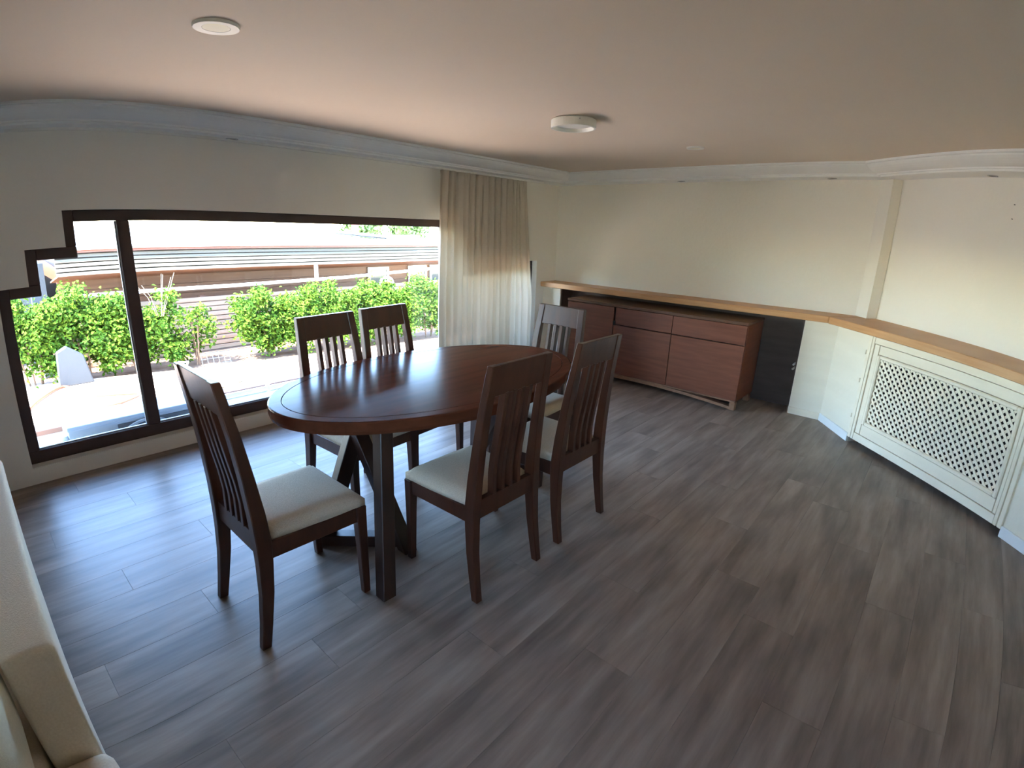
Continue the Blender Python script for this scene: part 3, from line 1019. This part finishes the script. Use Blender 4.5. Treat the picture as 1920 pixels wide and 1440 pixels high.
for xx in (-0.3, 0.3):
    ob('foot', *box(xx - 0.04, xx + 0.04, -0.14, 0.15, 0, 0.03), 'ac_grille', ac)


# hose, leaves, racks on the terrace
def spline(pts, n=10):
    out = []
    P = [Vector(p) for p in pts]
    P = [P[0]] + P + [P[-1]]
    for i in range(1, len(P) - 2):
        for k in range(n):
            t = k / n
            a, b, c, d_ = P[i - 1], P[i], P[i + 1], P[i + 2]
            out.append(0.5 * ((2 * b) + (c - a) * t + (2 * a - 5 * b + 4 * c - d_) * t * t + (3 * b - a - 3 * c + d_) * t ** 3))
    out.append(P[-2])
    return out


hz = ZT + 0.016
ho = ob('garden_hose', *tube(spline([(0.25, 6.55, hz), (0.45, 7.0, hz), (0.72, 7.35, hz), (0.80, 6.95, hz), (0.95, 6.72, hz), (1.15, 6.58, hz), (1.30, 6.46, hz), (1.05, 6.25, hz), (0.78, 6.18, hz), (0.50, 6.05, hz)]), 0.015, 8), 'hose', smooth=True)
tag(ho, 'orange garden hose lying in loose curves on the terrace', 'hose')
for i, (x, y, a, s) in enumerate(((2.02, 6.30, 0.4, 1.0), (2.05, 6.12, 2.0, 1.1), (2.28, 6.22, 0.2, 1.1), (2.72, 6.18, 1.2, 0.7), (2.03, 6.52, 2.6, 0.6), (5.5, 6.2, 0.8, 0.9))):
    v = [(-0.05 * s, 0, 0.004), (0, 0.02 * s, 0.022), (0.05 * s, 0, 0.006), (0, -0.02 * s, 0.012), (0.0, 0.0, 0.0)]
    o = ob('dry_leaf', v, [(0, 1, 3), (1, 2, 3), (0, 4, 1), (1, 4, 2), (2, 4, 3), (3, 4, 0)], 'dry_leaf', loc=(x, y, ZT), rz=a)
    tag(o, ('curled dark dry leaf on the sunlit terrace, left of the others', 'curled dark dry leaf on the terrace, nearest the window of the group', 'long dark dry leaf lying in the middle of the terrace group',
            'small dark dry leaf on the terrace, right of the group', 'tiny dark dry leaf on the terrace, farthest from the window', 'dark dry leaf on the terrace behind the two chairs')[i], 'leaf', 'dry leaves on the terrace')
rk = thing('wire_rack', 'dark wire rack leaning at the hedge on the terrace edge', 'rack', (2.32, 7.0, ZT))
for k in range(6):
    ob('wire', *tube([(-0.17 + 0.068 * k, 0, 0.0), (-0.17 + 0.068 * k, 0.07, 0.20)], 0.005, 6), 'ac_grille', rk)
for k in range(4):
    ob('wire', *tube([(-0.18, 0.07 * k / 3, 0.20 * k / 3 + 0.003), (0.18, 0.07 * k / 3, 0.20 * k / 3 + 0.003)], 0.005, 6), 'ac_grille', rk)
fr = thing('folding_frame', 'small pale folding metal frame on the terrace left of the wire rack', 'frame', (1.86, 6.75, ZT))
for a, b in (((-0.08, 0, 0), (0.08, 0.1, 0.19)), ((0.08, 0, 0), (-0.08, 0.1, 0.19)), ((-0.08, 0.1, 0.19), (0.08, 0.1, 0.19)), ((-0.08, 0, 0.006), (0.08, 0, 0.006))):
    ob('frame_tube', *tube([a, b], 0.010, 8), 'metal', fr)


# ------------------------------------------------------------------ shrubs
def leaves(rnd, blobs, n, size):
    V, F = [], []
    for _ in range(n):
        bx, by, bz, rx, ry, rz_ = rnd.choice(blobs)
        while True:
            d_ = Vector((rnd.gauss(0, 1), rnd.gauss(0, 1), rnd.gauss(0, 1)))
            if d_.length > 0.1:
                break
        d_.normalize()
        r = rnd.uniform(0.55, 1.05)
        p = Vector((bx + d_.x * rx * r, by + d_.y * ry * r, bz + d_.z * rz_ * r))
        nrm = (d_ + Vector((rnd.uniform(-.7, .7), rnd.uniform(-.7, .7), rnd.uniform(-.2, .9)))).normalized()
        a = nrm.orthogonal().normalized()
        a.rotate(Matrix.Rotation(rnd.uniform(0, 6.28), 3, nrm))
        b = nrm.cross(a)
        L, W = size * rnd.uniform(0.7, 1.3), size * 0.34 * rnd.uniform(0.8, 1.2)
        k = len(V)
        V += [tuple(p - a * L / 2), tuple(p + b * W + nrm * W * 0.35), tuple(p + a * L / 2 - nrm * L * 0.12), tuple(p - b * W + nrm * W * 0.35)]
        F += [(k, k + 1, k + 2), (k, k + 2, k + 3)]
    me = bpy.data.meshes.new('foliage')
    me.from_pydata(V, [], F)
    return me


def shrub(x, y, w, ztop, label, seed, n=6500, zb=ZT - 0.06, size=0.055, dens=1.0, group='shrubs along the terrace edge', cat='shrub', name='shrub', mat='leaf', dry=False):
    rnd = random.Random(seed)
    H_ = ztop - zb
    t = thing(name, label, cat, (x, y, zb), group=group)
    V, F = [], []
    ph_ = [rnd.uniform(0, 6.28) for _ in range(4)]
    nc = int(150 * dens)
    per = int(n * dens / nc)
    for _ in range(nc):
        cx = rnd.uniform(-1.12, 1.12) * w
        top = H_ * (0.86 + 0.09 * math.sin(cx * 9 + ph_[0]) + 0.06 * math.sin(cx * 21 + ph_[1]))
        low = H_ * (0.16 + 0.08 * math.sin(cx * 11 + ph_[2]))
        q = rnd.random() ** 0.75
        cz = low + (top - low) * q
        cy = rnd.uniform(-0.20, 0.16)
        for _ in range(per):
            p = Vector((cx + rnd.gauss(0, 0.055), cy + rnd.gauss(0, 0.05), cz + rnd.gauss(0, 0.05)))
            nrm = Vector((rnd.gauss(0, .6), rnd.gauss(-0.5, .6), rnd.gauss(0.7, .5)))
            if nrm.length < 0.05:
                continue
            nrm.normalize()
            a = nrm.orthogonal().normalized()
            a.rotate(Matrix.Rotation(rnd.uniform(0, 6.28), 3, nrm))
            b = nrm.cross(a)
            L, W = size * rnd.uniform(0.7, 1.3), size * 0.30 * rnd.uniform(0.8, 1.2)
            k = len(V)
            V += [tuple(p - a * L / 2), tuple(p + b * W + nrm * W * 0.35), tuple(p + a * L / 2 - nrm * L * 0.12), tuple(p - b * W + nrm * W * 0.35)]
            F += [(k, k + 1, k + 2), (k, k + 2, k + 3)]
    me = bpy.data.meshes.new('foliage')
    me.from_pydata(V, [], F)
    me.materials.append(M[mat])
    fo = link('foliage', me, t)
    fo['kind'] = 'stuff'
    for k in range(4):
        a = rnd.uniform(-0.4, 0.4) * w
        ob('stem', *tube([(a * 0.4, 0, 0), (a * 0.8, rnd.uniform(-.05, .05), H_ * 0.35), (a * 1.6, rnd.uniform(-.08, .08), H_ * 0.8)], 0.011, 6), 'stem', t)
    if dry:
        for k in range(7):
            a = rnd.uniform(-0.12, 0.12)
            ob('dry_twig', *tube([(0.28 + a * 0.3, -0.1, H_ * 0.7), (0.28 + a, -0.12, H_ * 0.95), (0.28 + a * 2.0, -0.12, H_ * rnd.uniform(1.05, 1.25))], 0.004, 5), 'twig', t)
    return t


SH = [(0.48, 7.72, 0.42, 0.74, 'leafy green shrub at the far left of the window view', 0.9),
      (1.04, 7.70, 0.44, 0.76, 'dense green shrub left of the window mullion', 1.2),
      (1.62, 7.66, 0.40, 0.61, 'green shrub with dry twigs just right of the window mullion', 1.1),
      (2.26, 7.60, 0.16, 0.44, 'thin sparse shrub in front of the slatted fence gap', 0.12),
      (3.24, 7.45, 0.40, 0.57, 'green shrub where the right hand hedge begins beside the slatted fence', 1.1),
      (3.86, 7.35, 0.42, 0.60, 'green shrub in the hedge behind the left window chair', 1.2),
      (4.50, 7.25, 0.44, 0.62, 'green shrub in the hedge behind the right window chair', 1.2),
      (5.16, 7.12, 0.46, 0.57, 'tall green shrub in the hedge in front of the white globe lamp', 1.2),
      (5.84, 7.00, 0.46, 0.64, 'green shrub in the hedge next to the curtain edge', 1.2)]
for i, (x, y, w, zt_, lab, dn) in enumerate(SH):
    shrub(x, y, w, zt_, lab, 40 + i, dens=dn, dry=(i == 2))

# grey post and slab among the left shrubs
o = ob('concrete_post', *box(-0.06, 0.06, -0.06, 0.06, 0, 1.25), 'grey_render', bevel=0.006, loc=(0.68, 8.26, ZT - 0.06))
tag(o, 'grey concrete post standing behind the leftmost shrub', 'post')
o = ob('stone_slab', *prism_y([(-0.16, 0), (0.20, 0), (0.14, 0.34), (-0.02, 0.46), (-0.13, 0.40)], -0.05, 0.05), 'grey_render', bevel=0.01, loc=(0.84, 7.42, ZT))
tag(o, 'bluish grey stone slab leaning at the foot of the left shrubs', 'slab')
gl = thing('globe_lamp', 'round white globe lamp on a post behind the hedge', 'lamp', (5.52, 7.75, ZT - 0.06 + 0.0))
ob('post', *tube([(0, 0, 0), (0, 0, 0.78)], 0.025, 10), 'ac_grille', gl)
ob('globe', *lathe([(0.02, 0.77)] + [(0.13 * math.sin(math.pi * k / 14), 0.90 - 0.13 * math.cos(math.pi * k / 14)) for k in range(2, 14)] + [(0.01, 1.03)], 28), 'render_white', gl, smooth=True)

# ------------------------------------------------------------------ slatted fence and the neighbouring house
fn = thing('slat_fence', 'tall fence of horizontal wooden slats behind the shrubs', 'fence', (6.0, 8.40, -1.3))
k = 0
z = 1.70
while z > 0.35:
    ob('slat', *box(-5.4, 7.0, -0.012, 0.012, z - 0.062, z), 'slat', fn, bevel=0.003)
    z -= 0.074
for xx in (-5.3, -3.3, -1.3, 0.7, 2.7, 4.7, 6.7):
    ob('post', *box(xx - 0.04, xx + 0.04, 0.013, 0.09, 0, 1.72), 'brown_wall', fn)

nb = thing('neighbour_house', 'long low brown timber house with pale fascia and flat light roof opposite the window', 'house', (6.0, 9.2, -1.3))


def npart(name, vf, mat, parent=nb, bev=0.0):
    return ob(name, *shift(vf, (-6.0, -9.2, 1.3)), mat, parent, bevel=bev)


X0n, X1n = 0.92, 16.0
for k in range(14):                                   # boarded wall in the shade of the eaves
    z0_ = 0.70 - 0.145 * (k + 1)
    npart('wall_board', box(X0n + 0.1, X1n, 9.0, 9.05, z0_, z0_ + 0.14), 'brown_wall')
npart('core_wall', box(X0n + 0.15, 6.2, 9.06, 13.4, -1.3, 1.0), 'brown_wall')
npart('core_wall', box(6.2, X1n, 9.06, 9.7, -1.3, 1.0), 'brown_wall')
# five pale fascia boards, sloping back a little
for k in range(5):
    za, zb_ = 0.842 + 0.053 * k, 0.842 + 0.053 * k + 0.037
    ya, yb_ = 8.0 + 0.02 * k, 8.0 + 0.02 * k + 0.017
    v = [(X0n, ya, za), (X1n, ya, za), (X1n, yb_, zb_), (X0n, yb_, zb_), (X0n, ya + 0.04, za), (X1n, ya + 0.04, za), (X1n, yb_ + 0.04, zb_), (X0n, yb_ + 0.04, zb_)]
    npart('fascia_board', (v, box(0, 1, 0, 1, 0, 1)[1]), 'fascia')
npart('fascia_backing', box(X0n + 0.01, X1n, 8.12, 8.16, 0.85, 1.12), 'cab_dark')
npart('edge_strip', box(X0n - 0.02, X1n, 8.06, 8.16, 1.109, 1.140), 'rust')
npart('roof_edge', box(X0n - 0.05, X1n, 8.03, 8.20, 1.142, 1.172), 'roof_edge')
bf = box(0, 1, 0, 1, 0, 1)[1]
v = [(X0n - 0.05, 8.03, 1.172), (6.2, 8.03, 1.172), (6.2, 13.5, 1.33), (X0n - 0.05, 13.5, 1.33), (X0n - 0.05, 8.03, 1.180), (6.2, 8.03, 1.180), (6.2, 13.5, 1.345), (X0n - 0.05, 13.5, 1.345)]
npart('roof', (v, bf), 'roof')
npart('roof', box(6.205, X1n, 8.03, 9.8, 1.172, 1.182), 'roof')
# boarded soffit running back from the fascia to the wall
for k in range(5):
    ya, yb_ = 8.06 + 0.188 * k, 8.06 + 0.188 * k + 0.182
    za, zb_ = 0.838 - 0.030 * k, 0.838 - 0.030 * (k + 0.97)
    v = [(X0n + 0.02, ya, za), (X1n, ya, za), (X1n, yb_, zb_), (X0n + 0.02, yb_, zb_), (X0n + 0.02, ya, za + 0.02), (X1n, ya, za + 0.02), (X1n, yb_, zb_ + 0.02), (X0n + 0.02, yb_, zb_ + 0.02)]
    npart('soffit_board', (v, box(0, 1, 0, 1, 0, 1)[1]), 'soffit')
npart('gutter', tube([(0.85, 8.0, 0.586), (3.0, 8.0, 0.584), (4.8, 8.0, 0.61), (6.95, 8.0, 0.69), (9.0, 8.0, 0.76)], 0.026, 10), 'gutter')
npart('gutter_bracket', box(4.30, 4.345, 7.99, 8.03, 0.60, 0.85), 'gutter')
npart('gutter_bracket', box(8.2, 8.245, 7.99, 8.03, 0.72, 0.85), 'gutter')
for i, xx in enumerate((5.95, 6.95, 7.55)):
    w_ = npart('window', join(box(xx, xx + 0.5, 8.965, 8.99, 0.20, 0.25), box(xx, xx + 0.5, 8.965, 8.99, 0.62, 0.67), box(xx, xx + 0.05, 8.965, 8.99, 0.25, 0.62), box(xx + 0.45, xx + 0.5, 8.965, 8.99, 0.25, 0.62)), 'gutter')
    npart('pane', box(xx + 0.05, xx + 0.45, 8.98, 8.99, 0.25, 0.62), 'dim_glass', w_)
npart('chimney', box(6.98, 7.55, 9.3, 9.75, 1.18, 1.285), 'render_white')
npart('end_wall', box(0.2, 0.9, 9.2, 13.0, -1.3, 0.95), 'grey_render')

# what stands beyond the roof
o = thing('garden_shed', 'blue grey sloping roof seen beyond the pale roof by the curtain', 'roof', (12.4, 17.5, -1.3))
ob('shed_wall', *box(-2.1, 2.4, -0.3, 1.2, 0, 2.15), 'grey_render', o)
ob('shed_roof', *shift(prism_y([(-2.4, 0.17), (2.7, -0.17), (2.7, -0.30), (-2.4, 0.10)], -0.6, 1.5), (0, 0, 2.38)), 'roof_blue', o)
o = thing('red_sign', 'small red board on a post above the far roofs near the tree', 'board', (15.25, 24.0, -1.3))
ob('post', *tube([(0, 0, 0), (0, 0, 2.4)], 0.04, 8), 'metal', o)
ob('board', *box(-0.2, 0.2, -0.03, 0.03, 2.35, 2.75), 'red', o, bevel=0.005)


def tree(x, y, w, zb, zt_, label, seed):
    rnd = random.Random(seed)
    t = thing('tree', label, 'tree', (x, y, zb), group='trees beyond the roofs')
    bl = [(rnd.uniform(-1, 1) * w * 0.6, rnd.uniform(-.5, .5), (zt_ - zb) * rnd.uniform(0.45, 0.85), w * 0.4, 0.9, (zt_ - zb) * 0.2) for _ in range(8)]
    me = leaves(rnd, bl, 3000, 0.26)
    me.materials.append(M['leaf_far'])
    fo = link('foliage', me, t)
    fo['kind'] = 'stuff'
    ob('trunk', *tube([(0, 0, 0), (0.1, 0, (zt_ - zb) * 0.5)], 0.18, 8), 'stem', t)
    return t


tree(16.9, 26.0, 1.6, -1.3, 3.2, 'broad green tree beyond the roofs, next to the red board', 90)
tree(20.3, 26.2, 1.5, -1.3, 3.0, 'green tree beyond the roofs, nearer the curtain', 91)
# unseen outer roof slab, added over the room to keep the sun off
struct('roof_house', *box(XL - 0.5, XB + 1.0, YR - 0.5, YW + 0.40, ZC + 0.31, ZC + 0.45), 'grey_render')
